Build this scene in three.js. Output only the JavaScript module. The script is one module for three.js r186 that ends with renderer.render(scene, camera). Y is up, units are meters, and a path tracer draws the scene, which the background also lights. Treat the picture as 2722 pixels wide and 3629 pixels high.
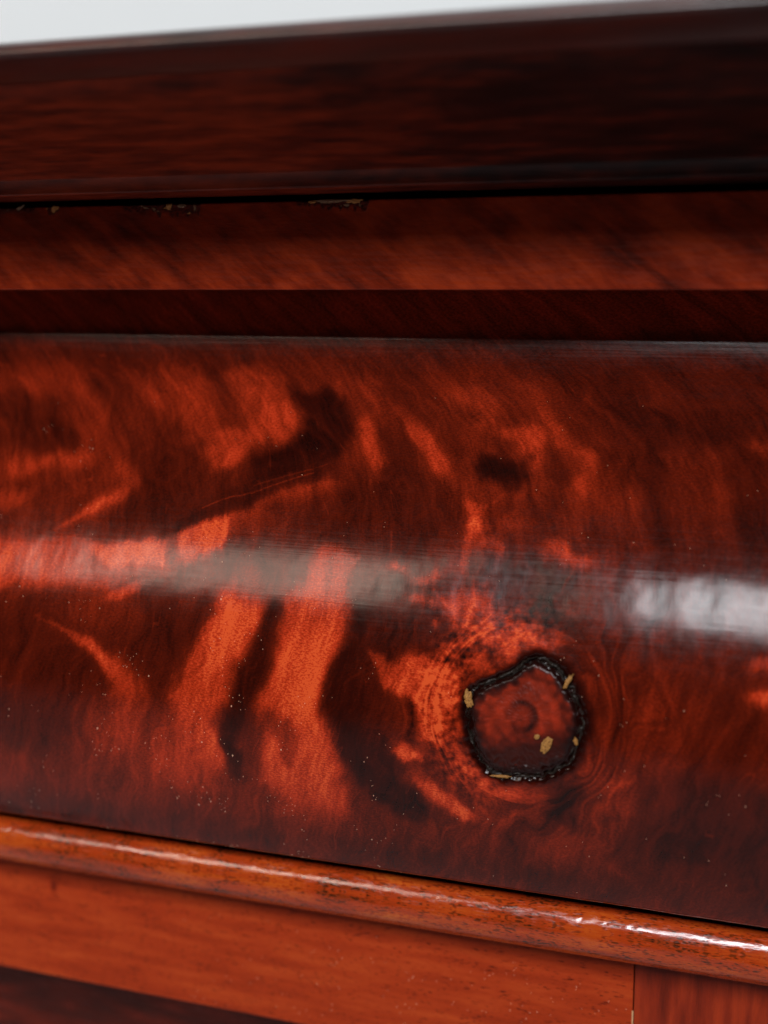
import * as THREE from 'three';
import { createNoise2D } from 'simplex-noise';
import { mergeGeometries } from 'three/addons/utils/BufferGeometryUtils.js';
import { RectAreaLightUniformsLib } from 'three/addons/lights/RectAreaLightUniformsLib.js';

// ------------------------------------------------------------------ camera, light, exposure
const scene = new THREE.Scene();
const EYE = 0.80;                                            // height of the lens above the floor
const camera = new THREE.PerspectiveCamera(39.89, 768 / 1024, 0.02, 30);
camera.position.set(0.08636, EYE, 0.25337);
{
  const yaw = THREE.MathUtils.degToRad(20.4675), pitch = THREE.MathUtils.degToRad(8.94);
  camera.lookAt(camera.position.clone().add(new THREE.Vector3(-Math.sin(yaw) * Math.cos(pitch), -Math.sin(pitch), -Math.cos(yaw) * Math.cos(pitch))));
}
camera.focus = 0.259;
camera.userData.fStop = 9.5;
camera.updateMatrixWorld();
scene.background = new THREE.Color().setRGB(0.014, 0.012, 0.012);
const renderer = new THREE.WebGLRenderer({ antialias: true });
renderer.setSize(768, 1024);
renderer.toneMapping = THREE.LinearToneMapping;
renderer.toneMappingExposure = 1.12;
renderer.shadowMap.enabled = true;
RectAreaLightUniformsLib.init();
// two tall windows in the wall that the chest faces: [centre x, centre y, width, height, radiance, colour]
const WINDOW_Z = 1.75;
const WINDOWS = [
  [-1.06, 1.95, 0.86, 0.72, 13, [1.0, 0.83, 0.68], 'low white window with two panes, facing the corner of the chest'],
  [0.03, 1.95, 0.80, 0.72, 36, [0.95, 0.97, 1.0], 'low white window with two panes, straight across from the chest'],
];

// ------------------------------------------------------------------ helpers
function rng(seed) { let a = seed >>> 0; return () => { a = (a + 0x6D2B79F5) | 0; let t = Math.imul(a ^ (a >>> 15), 1 | a); t = (t + Math.imul(t ^ (t >>> 7), 61 | t)) ^ t; return ((t ^ (t >>> 14)) >>> 0) / 4294967296; }; }
const N1 = createNoise2D(rng(11)), N2 = createNoise2D(rng(23)), N3 = createNoise2D(rng(37)), N4 = createNoise2D(rng(51));
const clamp = (x, a = 0, b = 1) => Math.min(b, Math.max(a, x));
const smooth = (a, b, x) => { const t = clamp((x - a) / (b - a)); return t * t * (3 - 2 * t); };
const mix = (a, b, t) => a + (b - a) * t;
const gauss = (x) => Math.exp(-x * x);
const mm = 0.001;
function ramp(stops, f) {
  f = clamp(f);
  for (let i = 1; i < stops.length; i++) if (f <= stops[i][0]) {
    const a = stops[i - 1], b = stops[i], t = (f - a[0]) / (b[0] - a[0]);
    return [mix(a[1], b[1], t), mix(a[2], b[2], t), mix(a[3], b[3], t)];
  }
  return stops[stops.length - 1].slice(1);
}
const toByte = (x) => { x = clamp(x); return 255 * (x <= 0.0031308 ? 12.92 * x : 1.055 * Math.pow(x, 1 / 2.4) - 0.055); };
function dataTexture(w, h, fill, srgb, place) {               // fill(i, j) -> [r, g, b] linear, or a number
  const d = new Uint8Array(w * h * 4);
  for (let j = 0; j < h; j++) for (let i = 0; i < w; i++) {
    const c = fill(i, j), k = 4 * (j * w + i);
    if (srgb) { d[k] = toByte(c[0]); d[k + 1] = toByte(c[1]); d[k + 2] = toByte(c[2]); } else d[k] = d[k + 1] = d[k + 2] = clamp(c) * 255;
    d[k + 3] = 255;
  }
  const t = new THREE.DataTexture(d, w, h);
  if (srgb) t.colorSpace = THREE.SRGBColorSpace;
  t.magFilter = t.minFilter = THREE.LinearFilter;
  t.wrapS = t.wrapT = THREE.MirroredRepeatWrapping;
  const [x0, y0, sw, sh] = place;                            // metres: where the texture starts and how far it reaches in uv
  t.repeat.set(1 / sw, 1 / sh); t.offset.set(-x0 / sw, -y0 / sh);
  t.needsUpdate = true;
  return t;
}
function numbered(parent, o) { o.castShadow = o.receiveShadow = true; parent.add(o); return o; }
function part(name, geometry, material, parent, label) {
  const o = new THREE.Mesh(geometry, material); o.name = name;
  if (label) o.userData.label = label;
  return numbered(parent, o);
}
// an extruded moulding: profile points [z, y] in mm (y measured from the eye's height), swept along x; uv = (x, arc length) in metres
function arc(points) { const s = [0]; for (let i = 1; i < points.length; i++) s.push(s[i - 1] + Math.hypot(points[i][0] - points[i - 1][0], points[i][1] - points[i - 1][1])); return s; }
function denser(points, step) {                               // points along a Catmull-Rom curve
  const c = new THREE.CatmullRomCurve3(points.map(([z, y]) => new THREE.Vector3(z, y, 0)), false, 'centripetal');
  const out = []; const lengths = arc(points), n = Math.ceil(lengths[lengths.length - 1] / step);
  c.arcLengthDivisions = 1500;
  for (let i = 0; i <= n; i++) { const p = c.getPointAt(i / n); out.push([p.x, p.y]); }
  return out;
}
function polyProfile(points, radius, steps = 5) {             // straight pieces with every corner rounded
  const out = [points[0]];
  for (let i = 1; i < points.length - 1; i++) {
    const [a, b, c] = [points[i - 1], points[i], points[i + 1]].map((p) => new THREE.Vector2(p[0], p[1]));
    const r = Math.min(points[i][2] ?? radius, a.distanceTo(b) * 0.45, b.distanceTo(c) * 0.45);
    const p0 = b.clone().add(a.clone().sub(b).setLength(r)), p1 = b.clone().add(c.clone().sub(b).setLength(r));
    for (let k = 0; k <= steps; k++) { const t = k / steps; out.push([(1 - t) ** 2 * p0.x + 2 * t * (1 - t) * b.x + t * t * p1.x, (1 - t) ** 2 * p0.y + 2 * t * (1 - t) * b.y + t * t * p1.y]); }
  }
  out.push(points[points.length - 1]);
  return out;
}
function sweep(profile, xs, shift, creased) {                 // shift(x, s, i) -> mm along the outward normal
  const s = arc(profile), n = profile.length, pos = [], uv = [], idx = [];
  const nor = profile.map((p, i) => { const a = profile[Math.max(0, i - 1)], b = profile[Math.min(n - 1, i + 1)]; const dz = b[0] - a[0], dy = b[1] - a[1], l = Math.hypot(dz, dy) || 1; return [-dy / l, dz / l]; });
  for (let j = 0; j < xs.length; j++) for (let i = 0; i < n; i++) {
    const d = shift ? shift(xs[j], s[i], i) : 0;
    pos.push(xs[j] * mm, EYE + (profile[i][1] + nor[i][1] * d) * mm, (profile[i][0] + nor[i][0] * d) * mm);
    uv.push(xs[j] * mm, s[i] * mm);
  }
  for (let j = 0; j + 1 < xs.length; j++) for (let i = 0; i + 1 < n; i++) { const a = j * n + i, b = a + n; idx.push(a, a + 1, b, b, a + 1, b + 1); }
  const g = new THREE.BufferGeometry();
  g.setAttribute('position', new THREE.Float32BufferAttribute(pos, 3));
  g.setAttribute('uv', new THREE.Float32BufferAttribute(uv, 2));
  g.setIndex(idx); g.computeVertexNormals();
  return g;
}
const X0 = -520, X1 = 480;                                    // the chest's ends, mm
function xsOf(step, a = -125, b = 100) { const xs = [X0, -300, -180]; for (let x = a; x <= b; x += step) xs.push(x); xs.push(160, 300, X1); return xs; }

// ------------------------------------------------------------------ measured shapes (mm): the drawer's cushion profile [z, y], and the figure of its veneer, with some light and shade painted in, in (x, arc length)
const CUSHION_PROFILE = [[-5.6,0.5],[-5.6,-2.0],[-5.6,-6.915],[-5.596,-7.186],[-5.582,-7.514],[-5.557,-7.842],[-5.521,-8.168],[-5.474,-8.493],[-5.417,-8.817],[-5.349,-9.138],[-5.271,-9.457],[-5.236,-9.588],[-4.79,-11.003],[-4.243,-12.411],[-3.612,-13.81],[-2.9,-15.2],[-2.11,-16.58],[-1.281,-17.95],[-0.423,-19.311],[0.466,-20.662],[1.382,-22.003],[2.305,-23.336],[3.23,-24.66],[4.157,-25.976],[5.085,-27.283],[6.011,-28.583],[6.926,-29.876],[7.829,-31.162],[8.722,-32.441],[9.604,-33.714],[10.475,-34.981],[11.336,-36.242],[12.186,-37.497],[13.016,-38.748],[13.824,-39.995],[14.608,-41.239],[15.37,-42.481],[16.099,-43.722],[16.795,-44.963],[17.46,-46.204],[18.096,-47.446],[18.705,-48.688],[19.288,-49.931],[19.845,-51.175],[20.377,-52.421],[20.884,-53.668],[21.367,-54.918],[21.826,-56.169],[22.255,-57.426],[22.652,-58.687],[23.02,-59.954],[23.357,-61.227],[23.665,-62.506],[23.943,-63.792],[24.192,-65.085],[24.407,-66.388],[24.589,-67.7],[24.737,-69.022],[24.852,-70.355],[24.935,-71.699],[24.984,-73.055],[25.0,-74.404],[24.996,-74.991],[24.984,-75.581],[24.965,-76.174],[24.939,-76.77],[24.905,-77.369],[24.863,-77.971],[24.814,-78.577],[24.757,-79.186],[24.693,-79.798],[24.621,-80.414],[24.541,-81.033],[24.453,-81.656],[24.357,-82.283],[24.254,-82.913],[24.143,-83.547],[24.023,-84.185],[23.896,-84.828],[23.76,-85.474],[23.616,-86.124],[23.464,-86.779],[23.304,-87.439],[23.133,-88.103],[22.951,-88.773],[22.76,-89.448],[22.557,-90.129],[22.344,-90.816],[22.119,-91.509],[21.883,-92.208],[21.636,-92.913],[21.377,-93.624],[21.107,-94.342],[20.824,-95.067],[20.529,-95.799],[20.222,-96.538],[19.901,-97.284],[19.565,-98.039],[19.214,-98.803],[18.848,-99.575],[18.467,-100.357],[18.069,-101.147],[17.654,-101.948],[17.223,-102.759],[16.774,-103.58],[16.302,-104.414],[15.804,-105.262],[15.279,-106.126],[14.726,-107.005],[14.143,-107.901],[13.529,-108.815],[12.915,-109.701],[11.715,-110.401],[9.915,-110.801],[4.915,-111.001],[-3.085,-111.101]];
const FIGURE_AND_SHADE = [
["P",0.29,3.32,0.94,-120.92,4.94,75.11,3.97,81.02,117.37,68.09,119.24,-89.61,118.05,-111.13,117.48],
["P",0.3,8.29,0.75,-97.9,14.12,-13.43,12.74,-10.4,27.96,-92.1,31.04],
["S",0.5,0.8,0.8,-92.89,16.67,4.24,-79.2,22.42,4.08,-71.83,30.28,3.63,-67.92,36.06,2.92],
["S",0.16,0.6,0.9,-89.45,26.83,4.84,-81.85,30.65,6.42,-76.0,35.76,4.96],
["S",0.2,0.7,0.8,-90.61,35.06,4.11,-81.54,37.33,5.35,-76.0,37.73,2.64],
["S",0.62,0.7,0.9,-68.55,34.13,1.96,-69.47,39.37,2.34,-74.69,39.62,2.23,-81.08,40.58,2.53,-86.69,38.22,2.03],
["S",0.58,0.7,0.9,-87.55,43.5,2.69,-84.42,40.74,2.35,-81.31,39.94,1.67],
["S",0.62,0.7,0.85,-85.44,49.72,2.13,-82.71,47.7,1.86,-80.37,46.63,1.06],
["S",0.28,0.7,0.8,-75.62,44.8,3.92,-69.58,45.1,4.51,-65.87,42.39,3.2],
["S",0.6,0.8,0.9,-64.15,36.54,1.67,-59.7,41.44,2.15,-57.63,43.59,1.88,-60.06,47.66,2.14,-63.56,49.98,1.52,-72.22,53.9,0.77],
["S",0.8,0.5,0.9,-57.08,43.31,0.63,-58.76,46.68,1.13,-61.86,48.98,1.01,-66.96,51.68,0.57,-72.81,54.17,0.32],
["P",0.17,4.7,0.89,-56.82,36.21,-50.42,32.07,-41.04,34.23,-39.33,40.41,-32.2,37.59,-25.89,34.19,-16.01,33.76,-11.9,36.61,-18.04,39.93,-27.64,43.74,-35.06,47.42,-43.58,52.13,-50.75,53.04,-57.36,51.69,-55.45,44.96],
["S",0.2,0.7,0.8,-63.46,18.68,1.71,-54.88,25.69,1.92,-49.36,31.38,2.5],
["S",0.52,0.9,0.8,-60.49,14.75,2.37,-52.36,21.01,3.2,-47.28,25.44,3.77],
["S",0.64,0.9,0.7,-52.18,21.66,1.92,-47.91,25.46,2.83,-45.43,28.63,2.86,-41.74,31.71,1.84,-38.26,35.37,1.33],
["S",0.28,0.7,0.8,-42.24,20.74,1.25,-37.97,25.14,1.6,-35.73,28.91,1.21],
["P",0.6,1.44,0.89,-43.18,16.93,-35.34,15.52,-31.14,19.18,-25.31,27.0,-23.84,30.54,-29.39,32.22,-33.33,34.21,-37.59,37.84,-40.4,39.84,-42.39,34.93,-41.31,31.05,-35.99,30.2,-38.92,23.87],
["P",0.7,1.11,0.75,-32.03,24.3,-26.16,24.75,-24.12,30.37,-31.18,32.29,-34.01,30.76],
["S",0.7,0.9,0.7,-29.81,30.59,1.19,-33.94,33.29,1.44,-37.32,36.58,1.57,-39.93,40.44,0.97],
["P",0.042,1.66,0.94,-28.12,20.36,-21.99,20.82,-14.24,23.73,-11.84,29.26,-11.88,34.18,-19.33,36.97,-27.91,37.99,-30.82,40.59,-32.8,37.61,-26.72,33.3,-22.55,30.93,-24.52,25.33],
["S",0.08,0.6,0.9,-20.33,37.62,2.31,-28.6,42.29,2.63,-35.8,46.87,2.49,-43.72,51.56,1.56],
["S",0.58,0.6,0.8,-39.87,47.47,0.14,-34.48,44.95,0.15,-29.03,43.39,0.13,-19.04,38.89,0.14],
["S",0.5,0.6,0.7,-30.36,42.38,0.12,-24.38,40.25,0.12,-16.45,36.83,0.11],
["P",0.56,0.77,0.85,-87.31,57.38,-66.52,55.36,-52.04,54.96,-43.37,53.03,-34.03,48.65,-22.44,42.68,-12.41,40.94,-11.27,41.95,-20.23,45.39,-30.52,48.91,-31.96,52.99,-33.03,56.41,-42.05,59.23,-46.25,62.82,-62.06,65.07,-85.3,66.78],
["P",0.92,0.77,0.85,-66.49,55.47,-52.02,55.01,-47.11,54.07,-46.24,58.97,-49.17,60.28,-57.15,60.83,-60.22,58.22],
["P",0.92,0.77,0.89,-43.34,53.15,-37.9,50.51,-34.0,48.77,-32.43,53.02,-32.55,55.83,-38.59,58.44,-42.16,58.69,-43.92,56.02],
["S",0.62,0.7,0.8,-22.44,42.68,0.92,-17.68,41.46,0.8,-12.41,40.94,0.56],
["P",0.82,2.76,0.8,-94.27,56.93,-70.37,56.01,-61.47,58.31,-62.25,63.98,-70.94,65.73,-92.09,66.7],
["S",0.74,0.5,0.9,-58.1,66.16,0.87,-52.5,66.01,1.1,-47.32,63.72,0.85],
["P",0.42,1.44,0.75,-32.14,49.58,-20.8,45.42,-18.2,49.31,-27.89,52.73,-31.14,54.06],
["P",0.19,4.42,0.85,-20.36,44.81,-8.52,36.45,5.41,39.3,8.54,50.4,5.09,55.44,-4.57,56.1,-16.17,53.64,-20.35,50.01],
["P",0.22,2.21,0.8,-31.28,56.29,-18.64,52.7,-14.75,55.18,-17.55,58.61,-23.11,59.54,-33.3,61.34,-34.95,58.74],
["P",0.17,3.32,0.85,-48.16,66.23,-34.12,63.56,-31.91,66.59,-36.44,74.89,-42.3,81.9,-47.15,81.28,-53.42,75.3,-50.06,70.7],
["S",0.8,0.28,1,-27.99,61.5,3.68,-28.51,65.79,4.49,-30.45,72.79,4.76,-34.04,81.79,4.97,-37.52,91.45,6.34,-42.37,102.53,8.29,-46.88,110.73,9.98],
["S",0.92,0.6,0.8,-28.44,66.31,2.07,-30.1,72.76,2.32,-33.33,80.48,2.12],
["S",0.8,0.3,1,-11.28,55.76,3.04,-12.2,60.35,4.42,-12.64,65.08,6.08,-13.09,71.3,6.54,-15.49,78.75,6.17,-16.42,86.65,6.72,-16.08,96.12,7.55,-15.17,103.79,7.7,-15.73,112.85,7.35],
["S",0.94,0.7,0.85,-11.41,66.02,1.65,-12.46,72.27,1.99,-13.24,79.05,2.79,-13.31,86.52,2.48],
["P",0.78,0.77,0.75,-15.58,54.7,-12.72,53.96,-8.66,54.78,-6.19,55.95,-7.02,61.54,-11.89,62.42,-15.05,60.03],
["S",0.11,0.55,0.95,-20.55,67.26,2.03,-23.09,73.72,2.96,-26.83,80.92,3.02,-29.5,88.36,2.84,-31.16,93.24,1.8],
["S",0.042,0.55,0.95,-31.46,93.28,1.32,-29.67,95.49,1.69,-28.93,98.55,1.46],
["S",0.3,0.7,0.7,-19.14,95.32,0.82,-17.51,90.38,1.27,-21.31,87.43,1.73],
["P",0.18,4.97,0.89,-84.83,70.13,-72.9,70.33,-59.07,74.7,-56.43,81.07,-59.27,87.04,-62.87,94.74,-70.78,98.36,-87.11,99.17],
["S",0.66,0.6,0.9,-73.37,72.03,0.26,-65.42,74.69,0.51,-58.98,76.66,1.13,-54.42,79.77,2.12,-51.54,83.94,3.73,-50.27,90.76,5.67],
["S",0.85,0.7,0.8,-60.9,75.95,0.5,-57.71,77.32,1.0,-54.55,80.33,1.5,-52.76,83.5,1.87],
["S",0.52,0.9,0.9,-62.72,97.3,4.64,-54.43,93.69,5.77,-45.41,91.38,4.98,-41.56,98.37,5.02],
["S",0.3,0.8,0.7,-44.83,84.94,1.59,-47.91,91.68,1.88],
["P",0.46,4.97,0.66,-88.41,103.64,-37.6,96.55,-4.78,109.92,-41.71,114.73,-93.83,117.94],
["S",0.06,0.4,1,-3.23,65.37,3.23,-4.72,71.09,3.25,-6.37,77.35,3.6,-6.45,83.61,4.19,-4.56,91.07,4.44,-0.76,97.04,3.9,4.25,101.33,3.33],
["S",0.12,0.6,0.95,-0.12,69.17,3.21,-0.67,76.8,4.3,-0.58,85.1,4.34,1.8,92.55,3.28],
["S",0.62,0.6,0.95,-2.07,71.61,0.32,-0.06,73.2,0.75,1.2,76.63,0.96,1.84,79.62,0.75],
["P",0.14,2.21,0.89,-4.07,59.23,2.3,58.25,8.14,61.94,14.0,67.49,11.08,69.72,2.76,71.44,-2.26,69.36],
["S",0.8,0.5,0.95,-0.89,56.91,0.86,2.75,57.7,0.74],
["S",0.72,0.5,0.9,5.1,59.09,0.85,9.08,57.25,0.94],
["S",0.62,0.6,0.9,13.81,48.98,0.94,14.69,53.2,0.83,15.08,58.15,0.62],
["S",0.56,0.7,0.9,3.43,62.55,0.74,9.31,62.86,1.15,16.33,60.55,1.02,20.49,60.99,1.11],
["P",0.76,1.22,0.89,3.93,62.26,10.29,62.28,18.4,60.65,21.39,64.4,23.32,68.66,21.57,72.24,16.58,74.17,11.16,70.71,14.98,66.91,11.57,64.19],
["P",0.86,1.22,0.89,23.35,63.75,25.4,64.08,28.62,66.26,30.61,66.34,31.78,68.41,27.34,68.8,23.51,71.08,21.85,69.28],
["P",0.1,2.49,0.89,21.3,51.7,26.28,50.84,31.19,53.62,33.75,58.48,33.34,63.92,29.46,64.73,25.79,63.06,22.57,61.33,16.68,59.26,16.64,55.15],
["S",0.7,0.6,0.9,27.29,50.77,0.7,30.49,52.13,1.29,33.68,53.71,1.67,38.5,52.86,1.45],
["S",0.18,0.5,0.9,13.86,71.95,2.06,16.31,70.25,1.53],
["S",0.14,0.5,0.9,19.98,71.4,0.71,20.81,72.31,0.81],
["S",0.16,0.5,0.9,12.97,67.57,1.03,10.8,66.76,0.73],
["P",0.88,0.88,0.94,1.34,74.99,7.26,71.95,11.31,72.68,15.18,74.9,14.32,79.07,12.73,83.41,11.63,87.98,8.48,87.27,6.82,85.38,6.93,81.15,3.16,78.98],
["P",0.22,1.22,0.85,2.09,79.08,5.34,81.32,6.66,85.35,5.28,87.65,2.62,86.88,1.07,82.81],
["S",0.92,0.45,1,2.65,88.84,1.19,5.13,90.98,1.62,7.01,91.87,1.61],
["S",0.1,0.5,0.95,5.45,94.38,0.76,8.3,91.7,1.07,9.93,90.93,0.53],
["S",0.88,0.45,1,7.62,94.09,1.84,9.5,97.38,2.06,12.41,100.68,1.73,17.01,102.51,1.29],
["S",0.55,0.6,0.95,13.77,82.48,1.87,14.24,88.2,1.88,16.14,92.94,2.1,22.23,96.42,2.29,28.82,96.33,1.83],
["S",0.4,0.8,0.8,18.2,101.02,2.13,26.08,99.76,2.07],
["P",0.036500000000000005,1.33,0.94,31.42,94.23,34.46,92.68,36.87,95.15,36.58,99.92,33.07,101.75,30.74,98.41],
["S",0.3,0.8,0.9,38.45,66.39,5.76,40.59,76.7,5.26,41.36,87.5,4.34],
["P",0.22,4.42,0.85,35.99,66.12,66.66,63.52,67.81,84.25,40.87,90.73,38.71,77.86],
["S",0.46,0.7,0.9,41.84,89.53,2.66,43.24,94.79,2.67,42.62,99.54,2.46],
["P",0.1,4.97,0.89,47.59,88.79,60.57,86.12,70.55,88.83,70.88,112.8,45.86,104.01],
["S",0.16,0.8,0.7,43.49,77.37,1.9,44.68,84.56,1.9],
["S",0.85,0.6,0.95,63.72,74.92,0.89,68.97,73.38,1.14],
["S",0.72,0.7,0.9,63.41,69.8,0.71,68.61,67.49,0.88],
["S",0.24,0.8,0.7,53.18,67.01,1.38,54.02,72.54,1.38],
["S",0.45,0.8,0.6,49.34,72.05,2.33,50.19,79.54,2.79],
["S",0.46,0.8,0.9,-16.37,16.35,2.36,-11.75,21.78,2.6,-7.56,27.85,2.27],
["S",0.66,0.6,0.9,-13.27,24.95,1.04,-9.99,29.8,1.48,-7.23,34.58,1.46,-5.77,38.7,0.89],
["P",0.15,3.32,0.85,-6.03,29.64,-1.73,31.3,2.78,37.09,7.14,42.67,10.08,47.01,8.54,50.4,1.09,50.88,-3.87,39.79],
["S",0.22,0.7,0.85,-7.63,19.2,1.38,-2.55,24.59,1.69,2.69,31.11,1.54],
["S",0.66,0.6,0.9,-4.93,24.05,0.91,1.47,30.56,1.32,5.81,35.76,1.52,8.79,39.99,1.17],
["S",0.24,0.7,0.8,1.35,21.4,1.12,6.49,27.93,1.53,9.14,33.23,1.4],
["S",0.52,0.8,0.9,2.59,18.94,1.68,10.19,24.16,1.85,15.26,28.19,1.92],
["S",0.66,0.6,0.95,15.13,28.98,1.28,19.18,29.23,1.48,22.53,30.27,1.57,24.7,31.65,1.14,24.58,35.78,1.13,24.23,39.45,1.23],
["P",0.036500000000000005,1.22,0.94,12.58,34.26,16.74,33.59,21.9,34.4,22.92,38.38,18.9,40.02,13.94,38.85,11.83,36.06],
["S",0.44,0.7,0.9,10.12,35.55,1.39,12.24,41.24,1.8,17.68,42.08,1.77,22.24,41.26,1.44],
["P",0.82,0.88,0.89,11.59,43.56,16.93,43.81,16.78,46.05,17.74,48.73,13.25,50.1,12.18,46.88],
["S",0.9,0.5,0.9,13.06,47.38,0.63,15.33,46.8,0.73,17.07,47.79,0.41],
["S",0.66,0.6,0.9,15.94,50.46,1.24,19.34,52.36,1.33,21.56,53.51,0.71],
["S",0.52,0.8,0.8,20.39,45.83,2.05,23.53,49.43,2.03],
["S",0.2,0.7,0.9,24.06,26.66,1.26,26.54,32.44,1.55,28.36,39.23,1.62,28.44,44.79,1.21],
["S",0.54,0.7,0.9,21.38,23.19,1.17,25.99,28.95,1.35,28.6,32.35,1.33],
["S",0.56,0.7,0.9,29.87,30.55,1.23,32.84,33.31,1.32,32.65,39.0,2.01,34.78,43.32,1.98],
["S",0.46,0.8,0.8,37.64,38.73,2.48,41.8,43.98,2.92,42.45,49.25,2.41],
["P",0.13,3.32,0.85,34.86,22.16,48.39,21.16,57.75,26.53,56.29,31.1,47.34,29.22,38.41,29.6],
["S",0.16,0.7,0.9,44.46,29.92,1.97,45.84,37.18,2.14,47.47,46.82,2.1],
["P",0.46,2.76,0.85,48.23,32.59,55.28,30.58,58.27,36.53,59.2,46.07,51.96,48.61,49.85,42.42],
["S",0.6,0.7,0.9,57.47,28.52,0.95,63.84,29.64,1.31,67.56,30.58,1.39],
["P",0.12,2.76,0.85,58.36,32.67,67.7,32.23,69.09,49.48,60.91,49.54,59.52,39.71],
["S",0.3,0.8,0.8,41.48,53.41,1.92,64.59,49.79,1.81],
["S",0.5,0.9,0.7,-94.87,14.72,0.94,-87.77,20.27,1.53,-82.31,25.91,1.8],
["S",0.52,0.9,0.7,-85.16,13.91,1.09,-77.12,20.34,1.76,-70.94,26.89,2.07],
["S",0.24,0.9,0.7,-74.68,14.37,0.82,-65.28,22.03,1.32,-58.17,29.76,1.54],
["S",0.52,0.9,0.7,-68.6,14.26,0.97,-59.78,21.54,1.56,-53.12,28.92,1.82],
["S",0.5,0.9,0.7,-56.81,13.44,0.86,-51.36,18.07,1.41,-47.22,22.83,1.66],
["S",0.26,0.9,0.7,-49.82,15.81,0.61,-45.09,19.85,1.01,-41.55,23.96,1.19],
["S",0.5,0.9,0.7,-24.06,13.5,0.94,-18.84,18.25,1.54,-14.96,23.12,1.82],
["S",0.3,0.9,0.7,-20.15,15.22,0.64,-15.58,19.4,1.05,-12.21,23.66,1.25],
["S",0.48,0.9,0.7,-3.79,14.9,0.82,2.05,20.46,1.34,6.29,26.12,1.58],
["S",0.5,0.9,0.7,7.12,15.85,0.67,12.15,20.78,1.09,15.78,25.78,1.29],
["S",0.24,0.9,0.7,12.82,16.9,0.59,16.89,20.94,0.97,19.82,25.03,1.15],
["S",0.46,0.9,0.7,17.17,16.8,0.78,22.31,21.97,1.27,25.98,27.18,1.5],
["S",0.44,0.9,0.7,28.08,18.28,0.94,33.56,23.96,1.54,37.41,29.64,1.81],
["S",0.3,0.9,0.7,52.22,19.91,0.88,56.18,24.32,1.45,58.92,28.74,1.71],
["S",0.42,0.9,0.7,39.08,14.61,0.92,43.24,19.03,1.51,46.17,23.53,1.79],
["S",0.2,0.8,0.75,6.33,64.26,0.59,7.4,64.53,0.73,8.35,65.08,0.51],
["S",0.9,0.8,0.75,8.75,65.63,0.5,9.66,65.85,0.62,10.46,66.33,0.44],
["S",0.9,0.8,0.75,13.28,62.15,0.66,14.49,62.46,0.82,15.56,63.1,0.57],
["S",0.3,0.8,0.75,16.24,63.97,0.57,17.28,64.24,0.71,18.2,64.79,0.5],
["S",0.9,0.8,0.75,17.78,66.73,0.73,19.11,67.06,0.91,20.27,67.76,0.64],
["S",0.85,0.8,0.75,14.96,68.0,0.66,16.14,68.3,0.82,17.18,68.92,0.57],
["S",0.15,0.8,0.75,17.47,69.86,0.49,18.35,70.07,0.61,19.12,70.54,0.43],
["S",0.9,0.8,0.75,20.24,68.09,0.57,21.26,68.35,0.71,22.16,68.89,0.49],
["S",0.25,0.8,0.75,21.64,70.96,0.48,22.51,71.17,0.6,23.27,71.63,0.42],
["S",0.8,0.8,0.75,12.15,69.78,0.58,13.19,70.03,0.72,14.1,70.58,0.5],
["S",0.3,0.8,0.75,10.08,71.89,0.67,11.27,72.18,0.83,12.32,72.8,0.58],
["S",0.95,0.8,0.75,8.08,76.02,0.75,9.42,76.34,0.94,10.59,77.04,0.66],
["S",0.6,0.8,0.75,12.08,76.74,0.58,13.11,76.99,0.72,14.0,77.53,0.51],
["S",0.6,0.8,0.75,7.6,79.75,0.51,8.49,79.97,0.63,9.26,80.44,0.44],
["S",0.95,0.8,0.75,9.6,81.54,0.59,10.63,81.79,0.73,11.51,82.34,0.51],
["S",0.95,0.8,0.75,4.18,77.0,0.59,5.24,77.25,0.74,6.15,77.8,0.52],
["S",0.5,0.8,0.75,10.79,85.62,0.51,11.67,85.83,0.63,12.42,86.32,0.44],
["S",0.5,0.8,0.75,8.27,94.82,0.52,9.15,95.05,0.65,9.88,95.58,0.45],
["S",0.95,0.8,0.75,9.94,98.73,0.61,10.96,99.01,0.76,11.8,99.67,0.53],
["S",0.4,0.8,0.75,12.84,97.74,0.51,13.71,97.98,0.64,14.43,98.53,0.45],
["S",0.85,0.8,0.75,14.57,100.52,0.6,15.58,100.81,0.75,16.41,101.48,0.53],
["S",0.95,0.8,0.75,7.05,91.02,0.43,7.79,91.21,0.54,8.41,91.63,0.38],
["S",0.6,0.8,0.75,16.31,58.01,0.41,17.06,58.21,0.51,17.73,58.62,0.36],
["S",0.5,0.8,0.75,11.37,56.3,0.42,12.14,56.51,0.52,12.83,56.93,0.36],
["P",0.1,4.97,0.7,25.74,12.1,66.1,11.97,63.74,28.53,43.54,30.53,32.86,26.33],
["P",0.16,3.32,0.47,-8.3,15.58,2.59,18.94,11.61,25.93,7.93,29.69,-0.98,23.92],
["P",0.5,0.66,0.94,-120.66,0.75,74.95,0.69,75.32,8.33,-121.02,9.59],  // recess strip painted lighter to lift it out of its deep shade
["P",0.17,6.08,0.52,-120.55,12.17,75.42,10.05,75.75,15.45,-119.1,17.2],  // shade of the cornice, painted into the veneer along its upper edge
["P",0.14,6.08,0.47,36.21,32.01,67.56,30.58,70.4,67.78,40.52,68.13],
["P",0.15,4.97,0.52,-110.62,116.42,-46.22,108.26,0.64,111.17,37.97,111.14,76.39,111.51,76.45,119.52,-3.35,120.49,-113.3,121.49]
];
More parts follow.
